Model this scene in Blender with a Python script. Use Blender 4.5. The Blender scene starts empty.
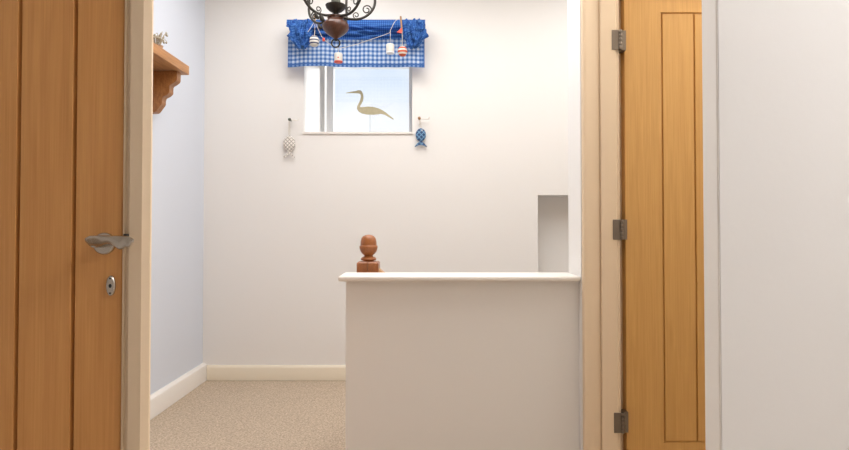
import bpy, bmesh, math, random
from mathutils import Vector, Matrix, noise
random.seed(7)
S = bpy.context.scene
COL = S.collection
PI = math.pi
H = 1.03            # eye height
F = 566.0           # focal length in pixels of an 849 px wide frame
HZ = 226.0          # horizon row

def PX(px, Y): return (px - 424.5) * Y / F
def PZ(py, Y): return H + (HZ - py) * Y / F
def P(px, py, Y): return Vector((PX(px, Y), Y, PZ(py, Y)))

# ------------------------------------------------------------------ materials
def lin(c):
    c = c / 255.0
    return c / 12.92 if c <= 0.04045 else ((c + 0.055) / 1.055) ** 2.4
def rgb(r, g, b): return (lin(r), lin(g), lin(b), 1.0)

class NT:
    def __init__(s, name):
        s.m = bpy.data.materials.new(name); s.m.use_nodes = True
        s.t = s.m.node_tree; s.n = s.t.nodes; s.l = s.t.links
        s.b = s.n['Principled BSDF']
    def new(s, typ, **kw):
        nd = s.n.new(typ)
        for k, v in kw.items():
            if hasattr(nd, k): setattr(nd, k, v)
            else: nd.inputs[k].default_value = v
        return nd
    def link(s, a, b): s.l.new(a, b)

def plain(name, col, rough=0.5, metal=0.0, bump=0.0, scale=200.0, var=0.0):
    k = NT(name)
    k.b.inputs['Base Color'].default_value = col
    k.b.inputs['Roughness'].default_value = rough
    k.b.inputs['Metallic'].default_value = metal
    tc = k.new('ShaderNodeTexCoord')
    nz = k.new('ShaderNodeTexNoise'); nz.inputs['Scale'].default_value = scale; nz.inputs['Detail'].default_value = 4
    k.link(tc.outputs['Object'], nz.inputs['Vector'])
    if var > 0:
        mx = k.new('ShaderNodeMix', data_type='RGBA', blend_type='MULTIPLY')
        mx.inputs[0].default_value = var
        mx.inputs[6].default_value = col
        k.link(nz.outputs['Color'], mx.inputs[7])
        rm = k.new('ShaderNodeValToRGB')
        rm.color_ramp.elements[0].color = (0.55, 0.55, 0.55, 1); rm.color_ramp.elements[0].position = .3
        rm.color_ramp.elements[1].color = (1, 1, 1, 1); rm.color_ramp.elements[1].position = .7
        k.link(nz.outputs['Fac'], rm.inputs[0]); k.link(rm.outputs[0], mx.inputs[7])
        k.link(mx.outputs[2], k.b.inputs['Base Color'])
    if bump > 0:
        bp = k.new('ShaderNodeBump'); bp.inputs['Strength'].default_value = bump; bp.inputs['Distance'].default_value = .004
        k.link(nz.outputs['Fac'], bp.inputs['Height']); k.link(bp.outputs[0], k.b.inputs['Normal'])
    return k.m

def wood(name, c1, c2, stretch=(18, 18, 1.1), rough=.42, fine=.5):
    k = NT(name)
    tc = k.new('ShaderNodeTexCoord'); mp = k.new('ShaderNodeMapping')
    mp.inputs['Scale'].default_value = stretch
    k.link(tc.outputs['Object'], mp.inputs['Vector'])
    n1 = k.new('ShaderNodeTexNoise'); n1.inputs['Scale'].default_value = 2.2; n1.inputs['Detail'].default_value = 5
    n1.inputs['Distortion'].default_value = 1.2
    k.link(mp.outputs[0], n1.inputs['Vector'])
    mp2 = k.new('ShaderNodeMapping'); mp2.inputs['Scale'].default_value = tuple(v * (9 if v > 5 else 2.2) for v in stretch)
    k.link(tc.outputs['Object'], mp2.inputs['Vector'])
    n2 = k.new('ShaderNodeTexNoise'); n2.inputs['Scale'].default_value = 2.0; n2.inputs['Detail'].default_value = 3
    k.link(mp2.outputs[0], n2.inputs['Vector'])
    mixf = k.new('ShaderNodeMix', data_type='FLOAT'); mixf.inputs[0].default_value = fine
    k.link(n1.outputs['Fac'], mixf.inputs[2]); k.link(n2.outputs['Fac'], mixf.inputs[3])
    cr = k.new('ShaderNodeValToRGB')
    cr.color_ramp.elements[0].position = .3; cr.color_ramp.elements[0].color = c1
    cr.color_ramp.elements[1].position = .7; cr.color_ramp.elements[1].color = c2
    k.link(mixf.outputs[0], cr.inputs[0]); k.link(cr.outputs[0], k.b.inputs['Base Color'])
    k.b.inputs['Roughness'].default_value = rough
    bp = k.new('ShaderNodeBump'); bp.inputs['Strength'].default_value = .12; bp.inputs['Distance'].default_value = .001
    k.link(mixf.outputs[0], bp.inputs['Height']); k.link(bp.outputs[0], k.b.inputs['Normal'])
    return k.m

M = {}
M['wall'] = plain('warm_white_plaster', (.84, .82, .795, 1), .85, bump=.08, scale=45)
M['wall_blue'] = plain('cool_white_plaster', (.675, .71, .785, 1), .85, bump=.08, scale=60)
M['ceil'] = plain('ceiling_paint', (.86, .84, .80, 1), .9)
M['white'] = plain('white_gloss_paint', (.86, .82, .77, 1), .38, bump=.05, scale=40)
M['cream'] = plain('cream_trim_paint', (.80, .63, .44, 1), .42, bump=.06, scale=40)
M['oak_dark'] = wood('oak_left', (.60, .27, .078, 1), (.74, .375, .125, 1))
M['oak'] = wood('oak_right', (.56, .295, .078, 1), (.69, .39, .122, 1))
M['pine'] = wood('antique_pine', (.26, .10, .028, 1), (.60, .30, .11, 1), (22, 2.2, 22), .45)
M['pine_v'] = wood('antique_pine_upright', (.20, .07, .02, 1), (.50, .23, .075, 1), (26, 26, 9), .4)
M['newel'] = wood('newel_pine', (.22, .068, .018, 1), (.46, .165, .048, 1), (34, 34, 6), .32)
M['rail'] = wood('rail_pine', (.5, .27, .11, 1), (.62, .36, .17, 1), (2, 20, 20), .35)
M['turned'] = wood('turned_dark_wood', (.03, .011, .006, 1), (.12, .040, .020, 1), (14, 14, 4), .28)
M['steel'] = plain('satin_steel', (.50, .455, .40, 1), .27, .92)
M['steel_dark'] = plain('dark_steel', (.10, .09, .08, 1), .45, .8)
M['hinge'] = plain('hinge_steel', (.20, .165, .13, 1), .4, .9)
M['iron'] = plain('aged_iron', (.045, .040, .034, 1), .45, .7, bump=.3, scale=300)
M['iron_grey'] = plain('grey_green_candle_metal', (.12, .125, .10, 1), .55, .4)
M['pvc'] = plain('white_upvc', (.88, .89, .90, 1), .3)
M['pvc_grey'] = plain('grey_seal', (.76, .77, .79, 1), .5)
M['string'] = plain('cotton_string', (.70, .64, .54, 1), .9)
M['float_white'] = plain('float_white', (.66, .63, .57, 1), .6)
M['red'] = plain('red_paint', (.62, .07, .04, 1), .5)
M['navy'] = plain('navy_paint', (.05, .07, .16, 1), .5)
M['peg'] = plain('peg_wood', (.36, .20, .09, 1), .6)
M['heron'] = plain('sage_painted_wood', (.56, .50, .32, 1), .7, var=.35, scale=60)
M['rod'] = plain('pale_wire', (.60, .64, .68, 1), .4, .5)
M['bulb'] = plain('frosted_bulb', (.85, .82, .75, 1), .25)
M['twig'] = plain('dried_twig', (.52, .45, .33, 1), .9, var=.5, scale=150)
M['pot'] = plain('clay_pot', (.45, .3, .2, 1), .8)
M['black'] = plain('black_metal', (.02, .02, .02, 1), .5)

def stripes(name, ca, cb, n, zc, hh, duty=.5):
    """bands painted round a float, by height in its own space"""
    k = NT(name)
    tc = k.new('ShaderNodeTexCoord'); sx = k.new('ShaderNodeSeparateXYZ'); k.link(tc.outputs['Object'], sx.inputs[0])
    a = k.new('ShaderNodeMath', operation='MULTIPLY_ADD'); a.inputs[1].default_value = n / (2 * hh); a.inputs[2].default_value = n / 2
    k.link(sx.outputs['Z'], a.inputs[0])
    fr = k.new('ShaderNodeMath', operation='FRACT'); k.link(a.outputs[0], fr.inputs[0])
    gt = k.new('ShaderNodeMath', operation='GREATER_THAN'); gt.inputs[1].default_value = duty; k.link(fr.outputs[0], gt.inputs[0])
    mx = k.new('ShaderNodeMix', data_type='RGBA'); mx.inputs[6].default_value = ca; mx.inputs[7].default_value = cb
    k.link(gt.outputs[0], mx.inputs[0]); k.link(mx.outputs[2], k.b.inputs['Base Color'])
    k.b.inputs['Roughness'].default_value = .6
    return k.m

def gingham(name, period, lo, mid, hi, trans=.4, hem=None):
    k = NT(name)
    tc = k.new('ShaderNodeTexCoord'); sx = k.new('ShaderNodeSeparateXYZ')
    k.link(tc.outputs['UV'], sx.inputs[0])
    outs = []
    for ax in ('X', 'Y'):
        a = k.new('ShaderNodeMath', operation='DIVIDE'); a.inputs[1].default_value = period; k.link(sx.outputs[ax], a.inputs[0])
        f = k.new('ShaderNodeMath', operation='FRACT'); k.link(a.outputs[0], f.inputs[0])
        g = k.new('ShaderNodeMath', operation='GREATER_THAN'); g.inputs[1].default_value = .5; k.link(f.outputs[0], g.inputs[0])
        outs.append(g.outputs[0])
    ad = k.new('ShaderNodeMath', operation='ADD'); k.link(outs[0], ad.inputs[0]); k.link(outs[1], ad.inputs[1])
    hf = k.new('ShaderNodeMath', operation='MULTIPLY'); hf.inputs[1].default_value = .5; k.link(ad.outputs[0], hf.inputs[0])
    if hem is not None:      # solid blue woven border along the bottom hem and both sides (UV limits)
        u0, u1, v0 = hem
        c1 = k.new('ShaderNodeMath', operation='LESS_THAN'); c1.inputs[1].default_value = v0; k.link(sx.outputs['Y'], c1.inputs[0])
        c2 = k.new('ShaderNodeMath', operation='LESS_THAN'); c2.inputs[1].default_value = u0; k.link(sx.outputs['X'], c2.inputs[0])
        c3 = k.new('ShaderNodeMath', operation='GREATER_THAN'); c3.inputs[1].default_value = u1; k.link(sx.outputs['X'], c3.inputs[0])
        cur = hf.outputs[0]
        for c in (c1, c2, c3):
            sc = k.new('ShaderNodeMath', operation='MULTIPLY'); sc.inputs[1].default_value = .5; k.link(c.outputs[0], sc.inputs[0])
            mxn = k.new('ShaderNodeMath', operation='ADD'); mxn.use_clamp = True; k.link(cur, mxn.inputs[0]); k.link(sc.outputs[0], mxn.inputs[1])
            cur = mxn.outputs[0]
    else: cur = hf.outputs[0]
    cr = k.new('ShaderNodeValToRGB'); cr.color_ramp.interpolation = 'LINEAR'
    cr.color_ramp.elements[0].color = lo; cr.color_ramp.elements[0].position = 0
    cr.color_ramp.elements[1].color = hi; cr.color_ramp.elements[1].position = 1
    e = cr.color_ramp.elements.new(.5); e.color = mid
    k.link(cur, cr.inputs[0]); k.link(cr.outputs[0], k.b.inputs['Base Color'])
    k.b.inputs['Roughness'].default_value = .9
    tr = k.new('ShaderNodeBsdfTranslucent'); k.link(cr.outputs[0], tr.inputs['Color'])
    ms = k.new('ShaderNodeMixShader'); ms.inputs[0].default_value = trans
    k.link(k.b.outputs[0], ms.inputs[1]); k.link(tr.outputs[0], ms.inputs[2])
    k.link(ms.outputs[0], k.n['Material Output'].inputs['Surface'])
    return k.m
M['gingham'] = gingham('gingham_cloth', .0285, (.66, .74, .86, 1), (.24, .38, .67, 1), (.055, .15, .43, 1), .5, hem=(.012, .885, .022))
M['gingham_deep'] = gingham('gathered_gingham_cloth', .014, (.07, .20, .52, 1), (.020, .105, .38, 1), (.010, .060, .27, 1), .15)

def carpet_mat():
    k = NT('beige_loop_carpet')
    tc = k.new('ShaderNodeTexCoord')
    n1 = k.new('ShaderNodeTexVoronoi'); n1.inputs['Scale'].default_value = 150
    n2 = k.new('ShaderNodeTexNoise'); n2.inputs['Scale'].default_value = 105; n2.inputs['Detail'].default_value = 6; n2.inputs['Roughness'].default_value = .8
    k.link(tc.outputs['Object'], n1.inputs['Vector']); k.link(tc.outputs['Object'], n2.inputs['Vector'])
    cr = k.new('ShaderNodeValToRGB')
    cr.color_ramp.elements[0].position = .33; cr.color_ramp.elements[0].color = (.38, .285, .195, 1)
    cr.color_ramp.elements[1].position = .66; cr.color_ramp.elements[1].color = (.84, .68, .52, 1)
    k.link(n2.outputs['Fac'], cr.inputs[0])
    mx = k.new('ShaderNodeMix', data_type='RGBA', blend_type='MULTIPLY'); mx.inputs[0].default_value = .35
    k.link(cr.outputs[0], mx.inputs[6]); k.link(n1.outputs['Color'], mx.inputs[7])
    bw = k.new('ShaderNodeRGBToBW'); k.link(n1.outputs['Color'], bw.inputs[0])
    k.link(cr.outputs[0], mx.inputs[6]); k.link(bw.outputs[0], mx.inputs[7])
    k.link(mx.outputs[2], k.b.inputs['Base Color'])
    k.b.inputs['Roughness'].default_value = .95
    bp = k.new('ShaderNodeBump'); bp.inputs['Strength'].default_value = .7; bp.inputs['Distance'].default_value = .004
    k.link(n2.outputs['Fac'], bp.inputs['Height']); k.link(bp.outputs[0], k.b.inputs['Normal'])
    return k.m
M['carpet'] = carpet_mat()

def glass_mat():
    k = NT('window_glass')
    k.n.remove(k.b)
    tr = k.new('ShaderNodeBsdfTransparent'); tr.inputs[0].default_value = (.97, .985, 1, 1)
    gl = k.new('ShaderNodeBsdfGlossy'); gl.inputs['Roughness'].default_value = .02
    ms = k.new('ShaderNodeMixShader')
    ms.inputs[0].default_value = .05; k.link(tr.outputs[0], ms.inputs[1]); k.link(gl.outputs[0], ms.inputs[2])
    k.link(ms.outputs[0], k.n['Material Output'].inputs['Surface'])
    return k.m
M['glass'] = glass_mat()

def fish_mat(name, base, line, scale):
    """cross-hatched painted scales"""
    k = NT(name)
    tc = k.new('ShaderNodeTexCoord'); sx = k.new('ShaderNodeSeparateXYZ'); k.link(tc.outputs['Object'], sx.inputs[0])
    outs = []
    for op in ('ADD', 'SUBTRACT'):
        a = k.new('ShaderNodeMath', operation=op); k.link(sx.outputs['X'], a.inputs[0]); k.link(sx.outputs['Z'], a.inputs[1])
        b = k.new('ShaderNodeMath', operation='MULTIPLY'); b.inputs[1].default_value = scale; k.link(a.outputs[0], b.inputs[0])
        f = k.new('ShaderNodeMath', operation='FRACT'); k.link(b.outputs[0], f.inputs[0])
        l = k.new('ShaderNodeMath', operation='LESS_THAN'); l.inputs[1].default_value = .26; k.link(f.outputs[0], l.inputs[0])
        outs.append(l.outputs[0])
    mxm = k.new('ShaderNodeMath', operation='MAXIMUM'); k.link(outs[0], mxm.inputs[0]); k.link(outs[1], mxm.inputs[1])
    mx = k.new('ShaderNodeMix', data_type='RGBA'); mx.inputs[6].default_value = base; mx.inputs[7].default_value = line
    k.link(mxm.outputs[0], mx.inputs[0]); k.link(mx.outputs[2], k.b.inputs['Base Color'])
    k.b.inputs['Roughness'].default_value = .6
    return k.m
M['fish_blue'] = fish_mat('blue_fish_paint', (.012, .055, .16, 1), (.16, .32, .50, 1), 32)
M['fish_white'] = fish_mat('white_fish_paint', (.84, .80, .74, 1), (.36, .325, .29, 1), 40)

# ------------------------------------------------------------------ mesh helpers
def finish(name, bm, mat, parent=None, smooth=None, loc=None, mats=None):
    bmesh.ops.recalc_face_normals(bm, faces=bm.faces[:])
    me = bpy.data.meshes.new(name); 
    if smooth is not None:
        for f in bm.faces: f.smooth = True
    bm.to_mesh(me); bm.free()
    if mats:
        for m_ in mats: me.materials.append(m_)
    else: me.materials.append(mat)
    if smooth is not None: me.set_sharp_from_angle(angle=math.radians(smooth))
    o = bpy.data.objects.new(name, me); COL.objects.link(o)
    if parent is not None:
        o.parent = parent
        if loc is not None: o.location = loc
    elif loc is not None: o.location = loc
    return o

def recentre(o, c):
    """put the object's origin at world point c while its mesh stays where it is (unparented, unrotated)"""
    c = Vector(c); o.data.transform(Matrix.Translation(o.location - c)); o.location = c

def box(bm, x0, x1, y0, y1, z0, z1, bev=0.0, seg=2):
    vs = [bm.verts.new((x, y, z)) for x in (x0, x1) for y in (y0, y1) for z in (z0, z1)]
    fs = []
    for q in ((0, 1, 3, 2), (4, 6, 7, 5), (0, 4, 5, 1), (2, 3, 7, 6), (0, 2, 6, 4), (1, 5, 7, 3)):
        fs.append(bm.faces.new([vs[i] for i in q]))
    if bev > 0:
        es = list({e for f in fs for e in f.edges})
        bmesh.ops.bevel(bm, geom=es, offset=bev, segments=seg, profile=.5, affect='EDGES', clamp_overlap=True)

def prism(bm, pts, axis, a, b):
    """closed outline pts (2D) run along an axis from a to b. axis z: (x,y); y: (x,z); x: (y,z)"""
    def v(p, t):
        if axis == 'z': return (p[0], p[1], t)
        if axis == 'y': return (p[0], t, p[1])
        return (t, p[0], p[1])
    A = [bm.verts.new(v(p, a)) for p in pts]; B = [bm.verts.new(v(p, b)) for p in pts]
    n = len(pts)
    bm.faces.new(A); bm.faces.new(B[::-1])
    for i in range(n):
        j = (i + 1) % n
        bm.faces.new((A[i], B[i], B[j], A[j]))

def loft(bm, rings, cap=True, closed=False):
    V = [[bm.verts.new(p) for p in r] for r in rings]
    n = len(V[0]); m = len(V)
    for i in range(m if closed else m - 1):
        a, b = V[i], V[(i + 1) % m]
        for j in range(n):
            k = (j + 1) % n
            bm.faces.new((a[j], a[k], b[k], b[j]))
    if cap and not closed:
        bm.faces.new(V[0][::-1]); bm.faces.new(V[-1])

def cat(pts, n=8):
    pts = [Vector(p) for p in pts]
    if len(pts) < 3: return pts
    out = []
    for i in range(len(pts) - 1):
        p0 = pts[max(i - 1, 0)]; p1 = pts[i]; p2 = pts[i + 1]; p3 = pts[min(i + 2, len(pts) - 1)]
        for s in range(n):
            t = s / n
            out.append(.5 * ((2 * p1) + (p2 - p0) * t + (2 * p0 - 5 * p1 + 4 * p2 - p3) * t * t + (3 * p1 - p0 - 3 * p2 + p3) * t ** 3))
    out.append(pts[-1]); return out

def tube(bm, pts, r, n=10, smooth=8, closed=False):
    pts = cat(pts, smooth) if smooth else [Vector(p) for p in pts]
    m = len(pts)
    rr = (lambda t: r) if not callable(r) else r
    T = []
    for i in range(m):
        if closed: d = pts[(i + 1) % m] - pts[i - 1]
        else: d = pts[min(i + 1, m - 1)] - pts[max(i - 1, 0)]
        T.append(d.normalized())
    up = Vector((0, 0, 1)) if abs(T[0].z) < .9 else Vector((1, 0, 0))
    u = (up - T[0] * up.dot(T[0])).normalized()
    rings = []
    for i in range(m):
        u = (u - T[i] * u.dot(T[i])).normalized(); w = T[i].cross(u)
        ra = rr(i / max(m - 1, 1))
        rings.append([pts[i] + (u * math.cos(2 * PI * j / n) + w * math.sin(2 * PI * j / n)) * ra for j in range(n)])
    loft(bm, rings, cap=not closed, closed=closed)

def lathe(bm, prof, c=(0, 0, 0), n=28):
    """prof: (radius, z) from bottom to top"""
    c = Vector(c)
    rings = [[c + Vector((max(r, 1e-4) * math.cos(2 * PI * j / n), max(r, 1e-4) * math.sin(2 * PI * j / n), z)) for j in range(n)] for r, z in prof]
    loft(bm, rings)

def cut(o, cutter_bm):
    bmesh.ops.recalc_face_normals(cutter_bm, faces=cutter_bm.faces[:])
    me = bpy.data.meshes.new('c'); cutter_bm.to_mesh(me); cutter_bm.free()
    c = bpy.data.objects.new('c', me); COL.objects.link(c)
    md = o.modifiers.new('b', 'BOOLEAN'); md.object = c; md.operation = 'DIFFERENCE'; md.solver = 'EXACT'
    bpy.context.view_layer.update()
    ev = o.evaluated_get(bpy.context.evaluated_depsgraph_get())
    new = bpy.data.meshes.new_from_object(ev)
    o.modifiers.clear(); old = o.data; o.data = new
    bpy.data.objects.remove(c); bpy.data.meshes.remove(me)
    if not new.materials: new.materials.append(old.materials[0])

def tag(o, label=None, category=None, group=None, kind=None):
    if label: o['label'] = label
    if category: o['category'] = category
    if group: o['group'] = group
    if kind: o['kind'] = kind
    return o
def struct(o, label, category): return tag(o, label, category, kind='structure')
def empty(name, loc):
    o = bpy.data.objects.new(name, None); o.empty_display_size = .05; COL.objects.link(o); o.location = loc
    return o
def part(name, bm, mat, root, smooth=None, mats=None):
    """a child mesh written in world coordinates, parented to a root (origin moved to the root's)"""
    bpy.context.view_layer.update()
    w = root.matrix_world.translation
    bmesh.ops.translate(bm, verts=bm.verts[:], vec=-w)
    return finish(name, bm, mat, root, smooth, mats=mats)

# ------------------------------------------------------------------ the plan of the place
YD = 1.204          # face of the left door
YO = 2.246          # front of the stair partition
YB = 2.440          # its back
YF = 3.80           # far wall
XL = -1.483         # left wall
XE = .6206          # end of the stair partition
CZ = 2.75           # ceiling
XR = 2.05           # right-hand outer wall
YN = -2.2           # near wall behind the camera

# floor with the stair opening
bm = bmesh.new()
X0 = -.12
def slab(x0, x1, y0, y1): box(bm, x0, x1, y0, y1, -.06, 0)
sx = [-2.0, X0, XR + .1]; sy = [YN - .1, YB - .02, YF + .05]
V = {}
def fv(x, y, z):
    key = (round(x, 4), round(y, 4), round(z, 4))
    if key not in V: V[key] = bm.verts.new((x, y, z))
    return V[key]
for (a, b, c, d) in ((sx[0], sx[1], sy[0], sy[1]), (sx[1], sx[2], sy[0], sy[1]), (sx[0], sx[1], sy[1], sy[2])):
    bm.faces.new([fv(a, c, 0), fv(b, c, 0), fv(b, d, 0), fv(a, d, 0)])
r_ = bmesh.ops.extrude_face_region(bm, geom=bm.faces[:])
bmesh.ops.translate(bm, verts=[v for v in r_['geom'] if isinstance(v, bmesh.types.BMVert)], vec=(0, 0, -.06))
floor = finish('floor', bm, M['carpet'])
struct(floor, 'beige speckled loop pile carpet across the landing', 'floor')
# the flight going down to the right behind the low wall
bm = bmesh.new()
prof = [(X0, -.06), (X0, -.19)]
x, z = X0, -.19
for i in range(8):
    x += .225; prof.append((x, z)); z -= .19; prof.append((x, z))
prof += [(x - .1, z - .1), (X0 - .001, -.35)]
prism(bm, prof, 'y', YB + .01, YF - .005)
struct(finish('trim_1', bm, M['carpet']), 'carpeted stair flight dropping to the right behind the low wall', 'stairs')

# ceiling
bm = bmesh.new(); box(bm, -2.0, XR + .1, YN - .1, YF + .6, CZ, CZ + .08)
struct(finish('ceiling', bm, M['ceil']), 'plain white ceiling over the landing', 'ceiling')

# far wall with a splayed window opening and a recess
WX0, WX1 = PX(303, YF), PX(412, YF); WZ0 = PZ(132, YF); WZ1 = 2.27
YG = 4.20           # plane of the window frame
NX0 = PX(538, YF); NZ1 = PZ(195, YF); NX1 = 1.25; NZ0 = -.2
bm = bmesh.new(); box(bm, XL - .2, XR + .1, YF, YG + .12, -1.9, CZ)
far = finish('wall_far', bm, M['wall'])
c = bmesh.new()
g0, g1 = PX(326.5, YG), PX(413.5, YG)
A = [(WX0, YF - .02), (WX1, YF - .02), (g1 + .005, YG + .2), (g0 - .012, YG + .2)]
prism(c, A, 'z', WZ0, WZ1)
cut(far, c)
c = bmesh.new(); box(c, NX0, NX1, YF - .02, YF + .20, NZ0, NZ1); cut(far, c)
struct(far, 'warm white far wall with the small window and a recess', 'wall')

# left wall
bm = bmesh.new(); box(bm, XL - .2, XL, 1.31, YF, -.06, CZ)
struct(finish('wall_left', bm, M['wall_blue']), 'cool pale grey left wall carrying the wooden shelf', 'wall')
# other outer walls
bm = bmesh.new(); box(bm, XR, XR + .1, YN, YF, -1.9, CZ)
struct(finish('wall_right', bm, M['wall']), 'white outer wall on the right', 'wall')
bm = bmesh.new(); box(bm, -1.95, XR, YN - .1, YN, -.06, CZ)
struct(finish('wall_near', bm, M['wall']), 'white wall behind the viewer', 'wall')
bm = bmesh.new(); box(bm, -2.0, -1.9, YN, 1.31, -.06, CZ)
struct(finish('wall_side', bm, M['wall']), 'white side wall left of the viewer', 'wall')

# partition around the left door: opening for the door, pier behind its frame
DXR = PX(122.4, YD); DXL = DXR - .76; DZT = 1.985
bm = bmesh.new()
pts = [(-1.9, -.06), (DXL - .035, -.06), (DXL - .035, DZT + .035), (DXR + .003, DZT + .035), (DXR + .003, -.06), (-.645 + .012, -.06), (-.633, 2.06), (-.633, CZ), (-1.9, CZ)]
prism(bm, pts, 'y', YD + .016, YD + .106)
struct(finish('wall_door_left', bm, M['wall']), 'partition holding the left oak door', 'wall')

# right foreground wall
RX = PX(718, 1.22)
bm = bmesh.new(); box(bm, RX + .0045, XR, 1.22, 1.286, -.06, CZ)
struct(finish('wall_front_right', bm, M['wall']), 'plain white wall filling the right edge of the view', 'wall')
bm = bmesh.new()
prism(bm, [(RX, 1.2225), (RX + .002, 1.2205), (RX + .0035, 1.2205), (RX + .0035, 1.283), (RX, 1.283)], 'z', 0, CZ)
struct(finish('trim_2', bm, M['white']), 'white painted lining on the end of the right foreground wall', 'trim')

# stair partition with the right door
ca1 = PX(600, YO)
DL = PX(625.3, YO + .012); DR = DL + .762; DT = 1.985
bm = bmesh.new()
fx0 = PX(616, YO)
pts = [(XE, -.06), (ca1, -.06), (ca1, DT + .07), (DR + .06, DT + .07), (DR + .06, -.06), (XR, -.06), (XR, CZ), (XE, CZ)]
prism(bm, pts, 'y', YO, YB)
pw = finish('wall_stair_partition', bm, M['wall'])
struct(pw, 'white partition whose bright end meets the low wall', 'wall')

# casing of the right door: outer architrave and inner lining
def casing(x0, x1, pr, z1, mat, name):
    bm = bmesh.new(); prism(bm, pr, 'z', 0, z1); return finish(name, bm, mat, None, 35)
fx1 = PX(617.5, YO - .013); ca0 = XE + .004; ca1 = PX(600, YO)
def arc(cx, cy, rx, ry, a0, a1, n=8):
    return [(cx + rx * math.cos(math.radians(a0 + (a1 - a0) * i / n)), cy + ry * math.sin(math.radians(a0 + (a1 - a0) * i / n))) for i in range(n + 1)]
prof = [(ca0, YO + .0), (ca0, YO - .016), (ca0 + .004, YO - .020)] + \
       [(ca0 + .012, YO - .020), (ca0 + .020, YO - .017), (ca0 + .034, YO - .010), (ca0 + .052, YO - .0065), (ca1 - .006, YO - .006), (ca1, YO - .002), (ca1, YO + .0)]
t1 = empty('trim_3', (ca0, YO, 0))
struct(t1, 'cream painted casing around the right oak door', 'trim')
bm = bmesh.new(); prism(bm, prof, 'z', 0, DT + .10); part('architrave', bm, M['cream'], t1, 35)
bm = bmesh.new(); prism(bm, [(ca1 + .0005, YO + .075), (ca1 + .0005, YO - .010), (ca1 + .004, YO - .013), (fx1 - .0035, YO - .013), (fx1 - .001, YO - .011), (fx1 - .001, YO - .004), (fx1, YO - .003), (fx1 + .012, YO - .003), (fx1 + .014, YO + .0), (fx1 + .014, YO + .056), (fx1 + .045, YO + .056), (fx1 + .045, YO + .075), (ca1 + .0005, YO + .075)], 'z', 0, DT + .06)
lining = part('lining', bm, M['cream'], t1, 35)
bm = bmesh.new(); prism(bm, [(DR + .005, YO + .05), (DR + .005, YO - .012), (DR + .08, YO - .012), (DR + .08, YO + .05)], 'z', 0, DT + .06); part('lining', bm, M['cream'], t1)
bm = bmesh.new(); box(bm, fx1 + .0145, DR + .0045, YO - .012, YO + .05, DT + .008, DT + .068); part('head', bm, M['cream'], t1)

# doors ------------------------------------------------------------
def vgroove_z(c, x, y, z0, z1, w, d):
    prism(c, [(x - w / 2, y - .004), (x - w / 2, y - 1e-4), (x - w * .25, y + d), (x + w * .25, y + d), (x + w / 2, y - 1e-4), (x + w / 2, y - .004)], 'z', z0, z1)
def vgroove_x(c, z, y, x0, x1, w, d):
    prism(c, [(y - .004, z - w / 2), (y - 1e-4, z - w / 2), (y + d, z - w * .25), (y + d, z + w * .25), (y - 1e-4, z + w / 2), (y - .004, z + w / 2)], 'x', x0, x1)

def make_leaf(name, x0, x1, y, z1, mat, vx, vz0, vz1, hz, hx, gw=.0085, gd=.008):
    bm = bmesh.new(); box(bm, x0, x1, y, y + .04, .008, z1, .0025, 2)
    o = finish(name, bm, mat)
    for gx in vx:
        c = bmesh.new(); vgroove_z(c, gx, y, vz0, vz1, gw, gd); cut(o, c)
    for gz in hz:
        c = bmesh.new(); vgroove_x(c, gz, y, hx[0], hx[1], .0085, .007); cut(o, c)
    recentre(o, ((x0 + x1) / 2, y + .02, 0))
    return o

gx1, gx2 = PX(17.6, YD), PX(73.6, YD)
d1 = make_leaf('door_1', DXL, DXR, YD, DZT, M['oak_dark'], [gx2, gx1, gx1 - (gx2 - gx1), gx1 - 2 * (gx2 - gx1), gx1 - 3 * (gx2 - gx1)], .11, 1.86, [.112, 1.858], (gx1 - 3 * (gx2 - gx1), gx2), .010, .013)
struct(d1, 'oak plank door on the left with a satin lever handle', 'door')

# lever handle
hx, hz = PX(105.6, YD), PZ(243.5, YD)
h = bmesh.new()
def lerp(tab, t):
    for (t0, v0), (t1, v1) in zip(tab, tab[1:]):
        if t <= t1:
            q = (t - t0) / (t1 - t0); q = q * q * (3 - 2 * q); return v0 + (v1 - v0) * q
    return tab[-1][1]
def twist():
    rings = []; N = 48; n = 28
    yl = YD - .050
    xa, xb = PX(86, yl), PX(133.5, yl)
    zt = PZ(236.0, yl)
    for i in range(N + 1):
        t = i / N
        x = xa + (xb - xa) * t
        a = lerp([(0, .006), (.05, .0115), (.17, .0138), (.47, .0084), (.76, .0146), (.92, .0115), (1, .004)], t)
        b = lerp([(0, .002), (.1, .0045), (.45, .0075), (.8, .0048), (.95, .004), (1, .002)], t)
        th = math.radians(lerp([(0, -40), (.2, -38), (.5, -8), (.8, 20), (1, 26)], t))
        hh = math.sqrt((a * math.cos(th)) ** 2 + (b * math.sin(th)) ** 2)
        zz = zt + .0035 * min(1, t * 3) * (1 - t) * .6 - hh - (.005 * max(0, 1 - t / .12) + .006 * max(0, (t - .86) / .14))
        ring = []
        for j in range(n):
            p = 2 * PI * j / n
            e1, e2 = a * math.cos(p), b * math.sin(p)
            ring.append((x, yl + math.sin(th) * e1 - math.cos(th) * e2, zz + math.cos(th) * e1 + math.sin(th) * e2))
        rings.append(ring)
    loft(h, rings)
twist()
handle = part('door_handle', h, M['steel'], d1, 45)
tag(handle, 'twisted satin steel lever')
bm = bmesh.new()
def disc_y(bm, cx, cz, y0, y1, rx, rz, bev=.0015, n=40):
    rings = []
    for (y, s) in ((y1, 0), (y1 + bev, -bev), (y0 + bev, -bev * 0), (y0, -bev)):
        pass
    for (y, s) in ((y1, 0.0), (y0 + bev, 0.0), (y0, -bev)):
        rings.append([(cx + (rx + s) * math.cos(2 * PI * j / n), y, cz + (rz + s) * math.sin(2 * PI * j / n)) for j in range(n)])
    loft(bm, rings)
disc_y(bm, hx, hz, YD - .009, YD, .0228, .0230, .002)
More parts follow.
